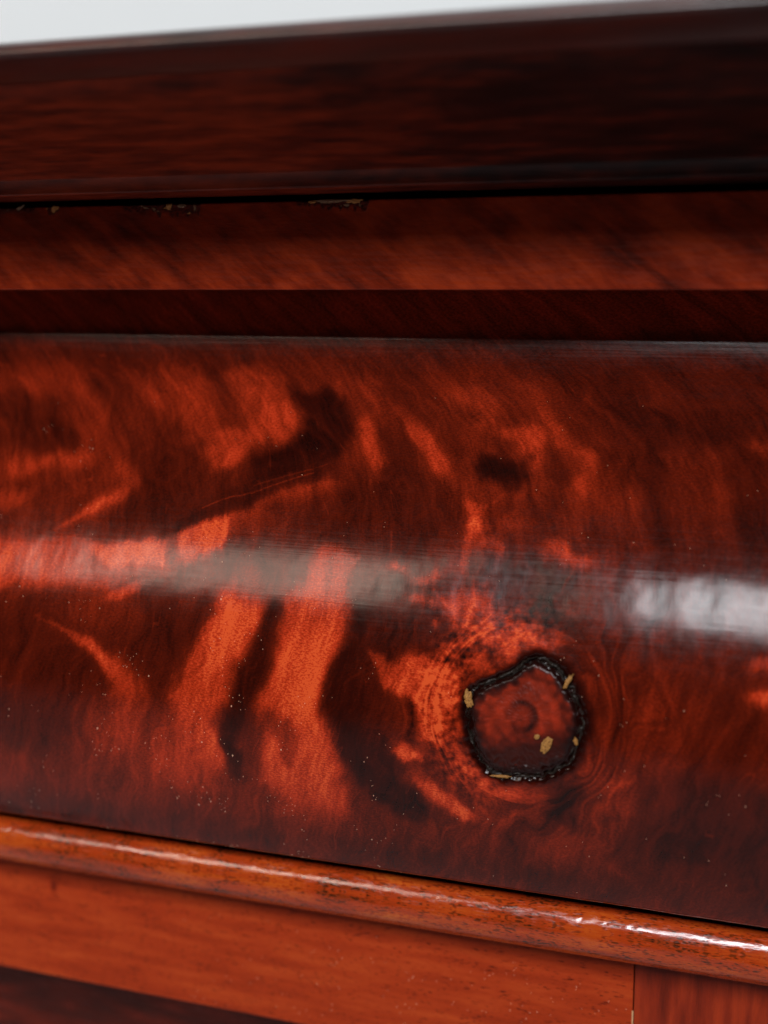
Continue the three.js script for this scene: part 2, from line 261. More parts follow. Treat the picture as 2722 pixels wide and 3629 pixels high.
const KNOT_RING = [[16.58,80.43],[16.41,78.68],[17.14,77.53],[18.9,76.52],[21.04,75.21],[23.35,74.01],[25.83,72.75],[26.94,71.16],[28.6,70.44],[30.41,71.19],[32.6,72.12],[33.65,73.44],[34.82,75.49],[36.01,77.65],[37.15,79.63],[37.08,82.15],[36.21,84.6],[35.51,87.29],[34.73,89.45],[32.89,89.69],[31.1,91.2],[29.12,92.11],[26.74,92.32],[24.14,92.45],[21.92,92.97],[19.95,91.7],[18.65,89.6],[17.5,87.0],[16.91,83.99],[16.65,82.01]];
const KNOT_CENTRE = [26.67, 81.34];
const KNOT_FLECKS = [[16.89,78.92,1.57,3.01,12.0],[30.87,85.62,1.61,3.42,-25.0],[34.31,74.22,0.88,2.81,-28.0],[22.64,92.5,3.42,0.52,5.0],[29.3,84.3,0.88,1.0,-30.0],[36.07,84.32,0.72,1.41,10.0]];
const PROFILE = denser(CUSHION_PROFILE, 0.32);
const PROFILE_S = arc(PROFILE), S_END = PROFILE_S[PROFILE_S.length - 1];

// ------------------------------------------------------------------ knot
const RING0 = new THREE.CatmullRomCurve3(KNOT_RING.map(([x, s]) => new THREE.Vector3(x, s, 0)), true, 'centripetal').getSpacedPoints(220).slice(0, 220);
const RING = RING0.map((p, i) => { const q = new THREE.Vector3(); for (let k = -6; k <= 6; k++) q.add(RING0[(i + k + 220) % 220]); q.multiplyScalar(1 / 13); q.x += 0.28 * N1(i / 5, 3); q.y += 0.28 * N2(i / 5, 8); return q; });
function ringDistance(x, s) {                                 // mm, negative inside
  let d = 1e9, inside = false;
  for (let i = 0, j = RING.length - 1; i < RING.length; j = i++) {
    const a = RING[j], b = RING[i], ex = b.x - a.x, ey = b.y - a.y, t = clamp(((x - a.x) * ex + (s - a.y) * ey) / (ex * ex + ey * ey));
    d = Math.min(d, (x - a.x - t * ex) ** 2 + (s - a.y - t * ey) ** 2);
    if ((a.y > s) !== (b.y > s) && x < ex * (s - a.y) / ey + a.x) inside = !inside;
  }
  return Math.sqrt(d) * (inside ? -1 : 1);
}
const KR = 11.5;
const nearKnot = (x, s) => Math.hypot(x - KNOT_CENTRE[0], s - KNOT_CENTRE[1]) < 19;

// ------------------------------------------------------------------ veneer figure of the cushion front, with shade painted along its top
const TX = -112, TW = 200, TH = 141, RES = 10.24, FW = 2048, FH = Math.round(TH * RES);
const lean = (s) => s < 58 ? 0.9 * (s - 20) - 0.01184 * (s - 20) ** 2 : s < 80 ? 17.1 - 0.00795 * (s - 58) ** 2 : 13.25 - 0.35 * (s - 80);  // how the fibres lean, upper part one way and lower part the other
const F = new Float32Array(FW * FH).fill(0.4), WX = new Float32Array(FW * FH), FEATHER = new Float32Array(FW * FH), WY = new Float32Array(FW * FH);
for (let j = 0; j < FH; j++) for (let i = 0; i < FW; i++) {
  const x = TX + i / RES, s = j / RES, k = j * FW + i;
  const u = x - lean(s);
  WX[k] = x + 1.3 * N1(x / 11, s / 14) + 0.30 * N2(x / 2.6, s / 6) + 0.10 * N3(x / 0.5, s / 1.3);
  FEATHER[k] = 0.45 * N2(u / 4, s / 9 + 5) + 0.3 * N1(u / 0.9, s / 3.2) + 0.25 * N3(x / 0.55 + 0.5 * s, s / 0.4 - 0.3 * x);
  WY[k] = s + 1.3 * N2(x / 12 + 9, s / 12) + 0.30 * N3(u / 2.2, s / 5 + 7) + 0.28 * N4(u / 0.4, s / 1.6);
}
for (const [kind, tone, soft, alpha, ...v] of FIGURE_AND_SHADE) {
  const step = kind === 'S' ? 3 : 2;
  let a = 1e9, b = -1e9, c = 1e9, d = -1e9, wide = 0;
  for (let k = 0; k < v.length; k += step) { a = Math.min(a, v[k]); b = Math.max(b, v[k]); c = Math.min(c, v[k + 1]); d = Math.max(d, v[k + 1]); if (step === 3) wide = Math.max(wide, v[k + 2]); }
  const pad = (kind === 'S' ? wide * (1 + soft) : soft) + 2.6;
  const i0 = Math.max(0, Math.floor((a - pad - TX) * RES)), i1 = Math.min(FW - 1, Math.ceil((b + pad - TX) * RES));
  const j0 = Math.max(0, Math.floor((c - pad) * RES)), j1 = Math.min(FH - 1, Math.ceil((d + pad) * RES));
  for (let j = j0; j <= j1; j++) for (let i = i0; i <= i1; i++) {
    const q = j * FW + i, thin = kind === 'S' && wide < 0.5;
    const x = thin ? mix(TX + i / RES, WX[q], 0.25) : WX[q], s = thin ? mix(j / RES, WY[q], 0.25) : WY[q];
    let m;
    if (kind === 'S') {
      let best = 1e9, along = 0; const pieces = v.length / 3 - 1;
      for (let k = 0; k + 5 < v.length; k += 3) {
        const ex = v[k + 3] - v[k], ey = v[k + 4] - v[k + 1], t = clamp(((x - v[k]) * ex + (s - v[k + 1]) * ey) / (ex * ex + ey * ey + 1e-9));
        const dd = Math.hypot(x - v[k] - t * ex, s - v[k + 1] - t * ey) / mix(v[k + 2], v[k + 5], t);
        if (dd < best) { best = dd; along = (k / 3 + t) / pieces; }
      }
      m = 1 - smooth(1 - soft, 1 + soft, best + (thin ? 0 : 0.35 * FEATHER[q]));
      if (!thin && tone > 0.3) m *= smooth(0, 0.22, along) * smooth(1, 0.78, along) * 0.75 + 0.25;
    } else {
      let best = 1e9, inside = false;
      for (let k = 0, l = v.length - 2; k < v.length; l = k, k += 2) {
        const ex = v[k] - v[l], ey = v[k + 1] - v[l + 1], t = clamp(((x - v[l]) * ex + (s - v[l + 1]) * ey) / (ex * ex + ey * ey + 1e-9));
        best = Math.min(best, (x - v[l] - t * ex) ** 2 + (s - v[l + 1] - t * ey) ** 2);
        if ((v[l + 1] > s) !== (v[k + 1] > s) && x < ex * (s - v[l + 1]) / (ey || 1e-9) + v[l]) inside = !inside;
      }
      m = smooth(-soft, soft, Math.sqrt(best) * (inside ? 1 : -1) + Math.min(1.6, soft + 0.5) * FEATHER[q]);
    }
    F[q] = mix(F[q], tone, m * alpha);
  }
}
{ // let neighbouring fibres run into one another
  const r = Math.round(0.8 * RES), tmp = new Float32Array(FW * FH), soft = Float32Array.from(F);
  for (let pass = 0; pass < 2; pass++) {
    for (let j = 0; j < FH; j++) { let a = r * soft[j * FW]; for (let i = -r; i < FW; i++) { a += soft[j * FW + Math.min(FW - 1, i + r)]; if (i - r - 1 >= -r) a -= soft[j * FW + Math.max(0, i - r - 1)]; if (i >= 0) tmp[j * FW + i] = a / (2 * r + 1); } }
    for (let i = 0; i < FW; i++) { let a = r * tmp[i]; for (let j = -r; j < FH; j++) { a += tmp[Math.min(FH - 1, j + r) * FW + i]; if (j - r - 1 >= -r) a -= tmp[Math.max(0, j - r - 1) * FW + i]; if (j >= 0) soft[j * FW + i] = a / (2 * r + 1); } }
  }
  for (let k = 0; k < F.length; k++) F[k] = mix(F[k], soft[k], 0.52);
}
const FIBRE = new Float32Array(FW * FH);
for (let j = 0; j < FH; j++) for (let i = 0; i < FW; i++) {
  const x = TX + i / RES, s = j / RES, k = j * FW + i;
  const dx = x - KNOT_CENTRE[0], ds = s - KNOT_CENTRE[1], r = Math.hypot(dx, ds), w = gauss(r / 19);
  const u = mix(x - lean(s) + 0.8 * N1(x / 9, s / 12), r * 1.05 + 0.9 * N2(x / 5, s / 5), w > 0.35 ? smooth(0.35, 0.6, w) : 0), t = w > 0.47 ? Math.atan2(ds, dx) * r * 0.5 : s;
  const broad = 0.5 * N3(u / 5.5, t / 26) + 0.5 * N1(u / 2.1, t / 17);
  const ripple = N2(x / 1.1 + 0.5 * s, s / 0.42 - 0.35 * x) * 0.6 + N4(x / 0.5 + 0.6 * s, s / 0.3 - 0.5 * x) * 0.4;   // curl across the fibres
  const fine = N4(u / 0.33, t / 5.5) * 0.6 + N3(u / 0.16, t / 2.6) * 0.4;
  const vein = smooth(0.86, 0.97, Math.abs(N1(u / 3.1 + 40, t / 60)) < 0.02 ? 1 : 0) * smooth(0.1, 0.5, N2(x / 8, s / 14 + 3));
  FIBRE[k] = fine;
  const d = nearKnot(x, s) ? ringDistance(x, s) : 9;
  let f = F[k];
  f += (0.035 + 0.17 * f) * broad + (0.025 + 0.34 * f) * ripple + (0.035 + 0.1 * f) * fine + (w > 0.3 ? 0 : 1) * 0.16 * vein * (1 - f) + (w > 0.3 ? 0 : 1) * 0.10 * (1 - f) * smooth(0.05, 0, Math.abs(N4(u / 2.2 - 13, t / 70))) * smooth(0, 0.6, N3(x / 9 + 5, s / 18));
  const cu = u + 3.5 * N2(x / 13, s / 17) + 1.2 * N4(x / 4.5, s / 6), ct = t + 4 * N1(x / 15 + 3, s / 15);
  const flame = 1 - 2 * Math.abs(N3(cu / 9 + 5, ct / 30)) + 0.5 * (1 - 2 * Math.abs(N1(cu / 3.6, ct / 15 + 8)));   // feathered tongues that follow the fibres
  f += (0.045 + 0.10 * clamp(f)) * flame * smooth(30, 14, r * 0.6 + 6);
  f += (0.06 + 0.055 * clamp(f)) * flame * 0.7;
  const burl = gauss((r - 15.5) / 4.5) * smooth(4, -6, dx + 0.35 * ds);                                            // mottled burr beside the knot
  f += burl * (0.26 * N2(x / 2.6, s / 2.0) + 0.16 * N1(x / 1.2 + 4, s / 1.4) + 0.06 * N4(x / 0.5, s / 0.5));
  f += 0.06 * N1(x / 27, s / 27) * (0.4 + f);
  if (d < 6 && d > -2) f = mix(f, 0.0 + 0.05 * fine, smooth(1.7 + 1.3 * smooth(-4, 9, dx - 0.4 * ds) + 0.6 * N2(x / 6, s / 6), 0.5, d));
  F[k] = f;
}
const VENEER = [[0, 0.010, 0.0016, 0.0010], [0.12, 0.030, 0.0031, 0.0014], [0.3, 0.082, 0.0070, 0.0023], [0.5, 0.175, 0.0135, 0.0036], [0.7, 0.320, 0.0235, 0.0062], [0.88, 0.470, 0.0380, 0.0105], [1, 0.610, 0.0780, 0.0190]];
const place = [TX * mm, 0, TW * mm, TH * mm];
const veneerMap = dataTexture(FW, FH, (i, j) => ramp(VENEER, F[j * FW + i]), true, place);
const wipe = (x, s) => 0.45 * N1(x / 40, s / 0.3) + 0.35 * N2(x / 22, s / 0.55) + 0.2 * N3(x / 70, s / 1.1);   // wiping marks of the polish, along the drawer
const veneerRough = dataTexture(1024, 1024, (i, j) => { const x = TX + i / 1024 * TW, s = j / 1024 * TH; return 0.168 + 0.05 * wipe(x, s) + 0.015 * N4(x / 21, s / 15) + 0.02 * N2(x / 2, s / 2); }, false, place);
const veneerBump = dataTexture(2048, 1444, (i, j) => { const x = TX + i / 2048 * TW, s = j / 1444 * TH; return 0.5 + 0.26 * wipe(x, s) + 0.16 * FIBRE[Math.min(FH - 1, Math.round(s * RES)) * FW + i] + 0.03 * N4(x / 0.9, s / 0.9); }, false, place);
const polish = (o) => new THREE.MeshPhysicalMaterial({ roughness: 0.25, metalness: 0, ior: 1.43, specularIntensity: 0.6, ...o });
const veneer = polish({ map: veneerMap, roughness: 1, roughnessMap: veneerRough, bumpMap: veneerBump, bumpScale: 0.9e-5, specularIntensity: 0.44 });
veneer.name = 'flame mahogany veneer';

// ------------------------------------------------------------------ other timbers
function timber(name, o) {                                    // straight-grained wood; sizes in mm; grain runs along x unless o.upright
  const { w = 1024, h = 256, x0 = -112, sw = 200, s0 = 0, sh = 40, tones, seed = 0, tone = 0.5, broad = 0.2, flecks = 0.3, slant = 0, rough = 0.25, bump = 8e-6, upright = false, ps = 1, extra, extraRough } = o;
  const field = (i, j) => {
    const x = x0 + i / w * sw, s = s0 + j / h * sh; let a = x + slant * s * 0, b = s;
    if (slant) { const c = Math.cos(slant), d = Math.sin(slant); a = x * c + s * d; b = -x * d + s * c; }
    if (upright) { a = s; b = x; }
    const q = seed * 17.3;
    let f = tone + broad * (0.6 * N1(a / 38 + q, b / 5 + q) + 0.4 * N2(a / 16 + q, b / 2 - q)) + 0.05 * N3(a / 5 + q, b / 0.35) + 0.03 * N4(a / 1.4, b / 0.16 + q);
    const pore = smooth(0.52, 0.85, N2(a / (1.3 * ps) + q, b / (0.22 * ps) + q)) * (0.35 + 0.65 * smooth(-0.3, 0.5, N4(a / 13 - q, b / 4)));
    f -= flecks * pore;
    if (extra) f = extra(x, s, f);
    return [f, pore];
  };
  const pl = [x0 * mm, s0 * mm, sw * mm, sh * mm];
  const m = polish({ ...(o.gloss || {}), map: dataTexture(w, h, (i, j) => ramp(tones, field(i, j)[0]), true, pl), roughness: 1,
    roughnessMap: dataTexture(w / 2, h, (i, j) => { const x = x0 + i / (w / 2) * sw, s = s0 + j / h * sh; let r = rough + 0.05 * N1(x / 12, s / 1.1 + seed) + 0.03 * N3(x / 3, s / 0.5); if (extraRough) r = extraRough(x, s, r); return r; }, false, pl),
    bumpMap: dataTexture(w, h, (i, j) => { const x = x0 + i / w * sw, s = s0 + j / h * sh; return 0.6 - 0.45 * field(i, j)[1] + 0.12 * N4(x / 4, s / 0.4); }, false, pl), bumpScale: bump });
  m.name = name;
  return m;
}
const RED = [[0, 0.014, 0.0022, 0.0012], [0.25, 0.070, 0.0062, 0.0020], [0.5, 0.190, 0.0165, 0.0038], [0.75, 0.320, 0.0330, 0.0066], [1, 0.43, 0.062, 0.012]];
const AMBER = [[0, 0.035, 0.0080, 0.0022], [0.25, 0.150, 0.0240, 0.0046], [0.5, 0.330, 0.0340, 0.0054], [0.75, 0.430, 0.0720, 0.0088], [1, 0.52, 0.15, 0.02]];
const DARK = [[0, 0.004, 0.0014, 0.0012], [0.3, 0.026, 0.0042, 0.0024], [0.6, 0.100, 0.0115, 0.0036], [1, 0.22, 0.026, 0.007]];

// ------------------------------------------------------------------ the chest
const chest = new THREE.Group(); chest.name = 'chest_of_drawers';
chest.userData = { label: 'polished mahogany chest of drawers with a bulging figured front, bead and overhanging top', category: 'chest of drawers' };
scene.add(chest);

// top board and the moulding below it
const darkTop = timber('dark mahogany, top board', { tones: DARK, h: 512, sh: 80, tone: 0.34, broad: 0.2, flecks: 0.12, seed: 1, rough: 0.34, gloss: { specularIntensity: 1, ior: 1.6 } });
const dim = timber('dark mahogany, cornice', { tones: DARK, h: 512, sh: 60, tone: 0.74, broad: 0.22, flecks: 0.2, seed: 2, rough: 0.42, gloss: { specularIntensity: 0.45 }, extra: (x, s, f) => f + 0.16 * N3(x / 17, s / 4) + 0.10 * N4(x / 6, s / 2.5) - 0.52 * smooth(-30, 45, x + 18 * N1(x / 30, s / 7)) - 0.3 * gauss((x - 28 - 6 * N2(s / 6, 1)) / 9) * gauss((s - 11) / 4.5) });
const topProfile = [[-440, 37.4], [-200, 37.4], [20, 37.4]];
for (let k = 0; k <= 20; k++) { const a = Math.PI / 2 * (1 - k / 20); topProfile.push([62.2 + 5.2 * Math.cos(a), 35.0 + 2.4 * Math.sin(a)]); }
topProfile.push([67.2, 34.9], [66.9, 34.6], [66.2, 34.2], [63.4, 33.0], [60.4, 31.9], [58.0, 31.6]);
part('top_board', sweep(topProfile, xsOf(3)), darkTop, chest, 'dark top board with a rounded front edge');
const corniceProfile = denser([[60.2, 31.8], [58.6, 30.9], [56.8, 29.9], [54.6, 28.9], [50.0, 27.0], [46.0, 25.6], [42.0, 24.5], [38.0, 23.4], [34.0, 22.4], [30.0, 21.0], [27.4, 20.1]], 0.5)
  .concat(polyProfile([[26.3, 19.9], [26.0, 17.2, 0.5], [9.0, 17.15]], 0.5, 4));
part('cornice_moulding', sweep(corniceProfile, xsOf(2)), dim, chest, 'dark curved moulding under the top board');

// upper drawer: one cushion-shaped front with a flat band along its top
const drawer = new THREE.Group(); drawer.name = 'frieze_drawer'; drawer.userData.label = 'bulging drawer front in flame mahogany veneer with a knot';
numbered(chest, drawer);
const CHIPS = [[-83, 3.5, 0.8], [-78, 2.4, 0.7], [-71.5, 1.4, 1.3], [-52, 4.2, 1.0], [-45.5, 4.2, 2.0], [-41.2, 1.6, 2.4], [-17, 3.4, 0.7], [-11, 4.6, 1.3], [-7.5, 1.6, 1.6]];   // broken places along the band's top edge: x, half length, depth down
function chipDepth(x, s) { let d = 0; for (const [cx, l, depth] of CHIPS) d = Math.max(d, depth * smooth(1.15, 0.7, Math.abs(x - cx) / l) * (0.75 + 0.5 * N1(x / 1.1, cx))); return d; }
const BZ = 14;
const bandProfile = polyProfile([[BZ - 10, 16.0], [BZ, 15.95, 0.35], [BZ, 0.0, 0.35], [-14, 0.02]], 0.35, 4);
const bandDense = []; for (let i = 0; i + 1 < bandProfile.length; i++) { const [a, b] = [bandProfile[i], bandProfile[i + 1]], n = Math.max(1, Math.ceil(Math.hypot(a[0] - b[0], a[1] - b[1]) / 0.3)); for (let k = 0; k < n; k++) bandDense.push([mix(a[0], b[0], k / n), mix(a[1], b[1], k / n)]); } bandDense.push(bandProfile[bandProfile.length - 1]);
const BAND_TOP_S = 10;
const bandWood = timber('slanting mahogany veneer', { tones: RED, w: 2048, h: 512, s0: 0, sh: 60, tone: 0.48, broad: 0.15, flecks: 0.12, slant: 0.62, seed: 4, rough: 0.27, bump: 1e-5,
  extra: (x, s, f) => {
    const y = s - BAND_TOP_S;
    f += 0.10 * N3(x / 11 + 2, s / 8) + 0.05 * N4(x / 3 - s / 3, s / 4) + 0.04 * N1(x / 1.2 - s / 1.2, s / 1.6);
    f += 0.16 * gauss((x + 4 - 0.7 * y) / 9) + 0.12 * gauss((x - 22 - 0.8 * y) / 6) + 0.12 * gauss((x - 44 - 0.8 * y) / 5) - 0.12 * gauss((x + 2) / 4) - 0.10 * gauss((x - 33 - 0.8 * y) / 6) + 0.1 * gauss((x + 78) / 9) * smooth(3, 9, y) - 0.06 * smooth(-30, -70, x);
    const c = chipDepth(x, 0);
    if (c > 0.25 && y < c + 0.5) { const raw = N2(x / 0.9, y / 0.5) * 0.5 + 0.5 * N3(x / 0.35, y / 0.3); f = mix(f, 0.24 + 0.4 * raw, smooth(c + 0.5, c - 0.1, y)); }
    return f;
  },
  extraRough: (x, s, r) => { const y = s - BAND_TOP_S, c = chipDepth(x, 0); return c > 0.25 && y < c + 0.3 ? 0.75 : r; } });
part('top_band', sweep(bandDense, xsOf(0.3, -110, 80), (x, s) => { const y = s - BAND_TOP_S, c = chipDepth(x, s); if (c < 0.2) return 0; return y > -3 && y < c ? -(0.14 + 0.12 * N3(x / 0.8, s / 0.6)) * smooth(c, c - 0.35, y) * (y < 0 ? smooth(-3, 0, y) : 1) : 0; }), bandWood, drawer, 'flat band with a chipped upper edge');
// raw splinters left in the chips
{
  const raw = new THREE.MeshPhysicalMaterial({ color: new THREE.Color().setRGB(0.46, 0.20, 0.05), roughness: 0.7 }); raw.name = 'bare splintered wood';
  const grey = new THREE.MeshPhysicalMaterial({ color: new THREE.Color().setRGB(0.22, 0.12, 0.06), roughness: 0.6 }); grey.name = 'dusty splintered wood';
  const R = rng(77);
  const splinter = (x, y, w, h, turn, m) => {
    w *= 1.15; h *= 1.25; y += 0.35;
    const g = new THREE.IcosahedronGeometry(1, 2), p = g.attributes.position;
    for (let i = 0; i < p.count; i++) { const k = 1 + 0.35 * N1(p.getX(i) * 1.3 + x, p.getY(i) * 1.3 + y) + 0.12 * N2(p.getX(i) * 4 + x, p.getY(i) * 4 + y * 3); p.setXYZ(i, p.getX(i) * k * w * mm, p.getY(i) * k * h * mm, p.getZ(i) * k * 0.22 * mm); }
    g.rotateZ(turn); g.translate(x * mm, EYE + y * mm, (BZ - 0.25) * mm); g.computeVertexNormals();
    part('splinter', g, m, drawer);
  };
  splinter(-71.3, 15.0, 0.9, 0.55, 0.5, raw); splinter(-73.2, 15.2, 0.5, 0.22, 0.2, raw); splinter(-79.6, 15.3, 1.3, 0.3, 0.5, grey); splinter(-82.4, 14.8, 0.9, 0.3, 0.4, grey);
  splinter(-51.0, 14.9, 1.1, 0.28, -0.4, grey); splinter(-49.0, 14.4, 1.2, 0.3, -0.7, grey); splinter(-46.3, 15.0, 0.75, 0.55, 0.1, raw); splinter(-46.6, 13.7, 0.6, 0.4, -0.3, raw); splinter(-41.6, 13.7, 0.75, 0.36, 0.15, raw); splinter(-40.6, 14.6, 0.3, 0.8, 0.2, grey); splinter(-43.5, 15.2, 0.9, 0.3, 0, grey);
  splinter(-13, 15.4, 3.6, 0.26, 0.02, grey); splinter(-16.8, 15.2, 1.0, 0.3, -0.1, raw); splinter(-8.6, 15.3, 1.4, 0.3, 0.05, raw); splinter(-7.6, 14.2, 0.28, 1.0, 0.05, grey); splinter(-10.4, 14.6, 0.8, 0.35, 0, grey);
}

function cushionShift(x, s) {
  let d = 0.035 * N1(x / 23, s / 60) + 0.03 * N2(x / 9, s / 30) + 0.007 * N4(x / 3.4, s / 5) + 0.05 * smooth(10, 60, x) * N3(x / 26 + 2, s / 13);
  const hx = x - HOLLOW[0], hs = s - HOLLOW[1];
  d -= HOLLOW[4] * gauss(hx / HOLLOW[2]) * gauss(hs / HOLLOW[3]);
  if (nearKnot(x, s)) {
    const r = ringDistance(x, s), e = 0.55 + 0.2 * N2(x / 2, s / 2);
    d -= (0.75 + 0.35 * N1(x / 1.3, s / 1.3)) * gauss(r / e);
    d += 0.03 * gauss((r - 1.8) / 1.0) + (r < 0 ? -0.25 * smooth(0, 2, -r) : 0);
    d += 0.018 * N3(x / 1.6, s / 1.6) * gauss((r - 1) / 3);
  }
  return d * smooth(12, 20, s);
}
const HOLLOW = [KNOT_CENTRE[0] - 3, KNOT_CENTRE[1] - 17, 13, 9, 0.6];
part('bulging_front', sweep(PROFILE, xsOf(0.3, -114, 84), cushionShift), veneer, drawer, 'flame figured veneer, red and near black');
// point of the front at (x, arc length), mm out from it
function onFront(x, s, out = 0) {
  let i = 1; while (i < PROFILE_S.length - 1 && PROFILE_S[i] < s) i++;
  const t = (s - PROFILE_S[i - 1]) / (PROFILE_S[i] - PROFILE_S[i - 1]), a = PROFILE[i - 1], b = PROFILE[i], dz = b[0] - a[0], dy = b[1] - a[1], l = Math.hypot(dz, dy);
  const n = new THREE.Vector3(0, dz / l, -dy / l);
  return { p: new THREE.Vector3(x * mm, EYE + mix(a[1], b[1], t) * mm, mix(a[0], b[0], t) * mm).addScaledVector(n, out * mm), n };
}
// the knot itself, its bark, and bits of old filler
{
  const c = KNOT_CENTRE, NA = 220, NR = 34, pos = [], uv = [], idx = [];
  for (let r = 0; r <= NR; r++) for (let a = 0; a < NA; a++) {
    const q = r / NR, e = RING[a], x = c[0] + (e.x - c[0]) * q * 0.965, s = c[1] + (e.y - c[1]) * q * 0.965;
    const out = cushionShift(x, s) * smooth(0.9, 0.6, q) + 0.16 + 0.06 * (1 - q * q) - 0.9 * smooth(0.9, 1, q) - (0.2 + 0.3 * N1(x / 1.2, s / 1.2)) * smooth(0.3, 0.9, (s - c[1]) / 9 * q) + 0.05 * N2(x / 0.7, s / 0.7);
    const p = onFront(x, s, out).p; pos.push(p.x, p.y, p.z); uv.push(x * mm, s * mm);
    if (r < NR) { const A = r * NA + a, B = r * NA + (a + 1) % NA; idx.push(A, A + NA, B, B, A + NA, B + NA); }
  }
  const g = new THREE.BufferGeometry(); g.setAttribute('position', new THREE.Float32BufferAttribute(pos, 3)); g.setAttribute('uv', new THREE.Float32BufferAttribute(uv, 2)); g.setIndex(idx); g.computeVertexNormals();
  const kp = [(c[0] - 14) * mm, (c[1] - 14) * mm, 28 * mm, 28 * mm];
  const kf = (i, j) => {
    const x = c[0] - 14 + i / 512 * 28, s = c[1] - 14 + j / 512 * 28, hx = x - c[0] + 0.3, hs = s - c[1] - 0.6, r = Math.hypot(hx * 1.05, hs) + 0.5 * N1(x / 4, s / 4) + 0.15 * N2(x / 1, s / 1), d = -ringDistance(x, s);
    let f = 0.44 + 0.07 * Math.sin(r * 2.1 + 0.5 * Math.atan2(hs, hx)) + 0.02 * Math.sin(r * 5.1 + 1) + 0.08 * N3(x / 2.5, s / 2.5) + 0.05 * N4(x / 0.3, s / 0.3);
    f += 0.13 * gauss((hx + 4.5) / 2.5) * gauss((hs + 3) / 4) + 0.16 * gauss((hx - 4.6) / 1.7) * gauss((hs + 2) / 3.4);
    f -= 0.26 * gauss((Math.hypot(hx - 0.2, hs + 1) - 2.4) / 0.6) * smooth(-1.5, 1.5, hx - hs * 0.3) + 0.14 * gauss((hx) / 1.5) * gauss((hs - 1) / 1.5);
    f = mix(f, 0.06, 0.85 * smooth(1.0, 5.5, hs + 0.25 * hx + 0.8 * N1(x / 2, s / 2)));
    return mix(0.0, f, smooth(0.8, 3.0 + 1.4 * N2(x / 2.6, s / 2.6), d));
  };
  const knotMat = polish({ map: dataTexture(512, 512, (i, j) => ramp(VENEER, kf(i, j)), true, kp), roughness: 0.34, bumpMap: dataTexture(512, 512, (i, j) => 0.5 + 0.3 * N1(i / 14, j / 14) + 0.2 * N4(i / 5, j / 5), false, kp), bumpScale: 1.6e-5, specularIntensity: 0.7 });
  knotMat.name = 'knot wood';
  part('knot', g, knotMat, drawer, 'round dark red knot ringed with black bark');
  const bark = polish({ color: new THREE.Color().setRGB(0.012, 0.008, 0.006), roughness: 0.4, specularIntensity: 0.5 }); bark.name = 'varnished black bark';
  const strips = (seed, off, half, depth) => {
    const NS = 660, NC = 14, bp = [], bi = [];
    for (let k = 0; k <= NS; k++) {
      const q = k / NS * 220 % 220, i = Math.floor(q), t = q - i, e = RING[i], e2 = RING[(i + 1) % 220], tx = e2.x - e.x, ts = e2.y - e.y, tl = Math.hypot(tx, ts), nx = ts / tl, ns = -tx / tl;
      for (let m = 0; m <= NC; m++) {
        const v = m / NC * 2 - 1, cx = e.x + tx * t, cs = e.y + ts * t, wide = half * (0.85 + 0.8 * N1(cx / 4 + seed, cs / 4)), o = off + 0.25 * N2(cx / 2.4, cs / 2.4 + seed) + v * wide;
        const x = cx + nx * o, s = cs + ns * o;
        const p = onFront(x, s, depth + 0.34 * (1 - v * v) + 0.30 * N3(x / 2.6, s / 2.6 + seed) + 0.10 * N1(x / 1.1, s / 1.1 + seed) + 0.03 * N4(x / 0.4, s / 0.4) - 0.5 * smooth(0.75, 1, Math.abs(v))).p;
        bp.push(p.x, p.y, p.z);
        if (k < NS && m < NC) { const A = k * (NC + 1) + m, B = A + NC + 1; bi.push(A, B, A + 1, B, B + 1, A + 1); }
      }
    }
    const b = new THREE.BufferGeometry(); b.setAttribute('position', new THREE.Float32BufferAttribute(bp, 3)); b.setIndex(bi); b.computeVertexNormals(); return b;
  };
  part('bark_ring', mergeGeometries([strips(1, 0.1, 0.36, -0.66), strips(9, -0.5, 0.22, -0.72)]), bark, drawer, 'cracked black bark around the knot');
  const filler = polish({ map: dataTexture(128, 128, (i, j) => { const q = 0.5 + 0.5 * N1(i / 9, j / 14) + 0.25 * N2(i / 3, j / 4); return [0.10 + 0.36 * q, 0.035 + 0.19 * q, 0.008 + 0.05 * q]; }, true, [0, 0, 1, 1]), roughness: 0.5 }); filler.name = 'old yellow filler';
  for (const [x, s, w, h, turn] of KNOT_FLECKS) {
    const q = new THREE.IcosahedronGeometry(1, 3), p = q.attributes.position, base = onFront(x, s, 0.32), ca = Math.cos(turn * Math.PI / 180), sa = Math.sin(turn * Math.PI / 180), up = new THREE.Vector3(0, base.n.z, -base.n.y);
    for (let i = 0; i < p.count; i++) {
      const a = p.getX(i), b = p.getY(i), k = 1 + 0.32 * N1(a * 1.4 + x, b * 1.4 + s) + 0.12 * N2(a * 4, b * 4 + x), u = a * k * w / 2, v = b * k * h / 2 * (1 + 0.3 * a), o = p.getZ(i) * 0.2;
      const P = base.p.clone().addScaledVector(up, (v * ca + u * sa) * mm).addScaledVector(base.n, o * mm); P.x += (u * ca - v * sa) * mm; p.setXYZ(i, P.x, P.y, P.z);
    }
    q.computeVertexNormals(); part('filler_fleck', q, filler, drawer, 'yellow filler');
  }
}

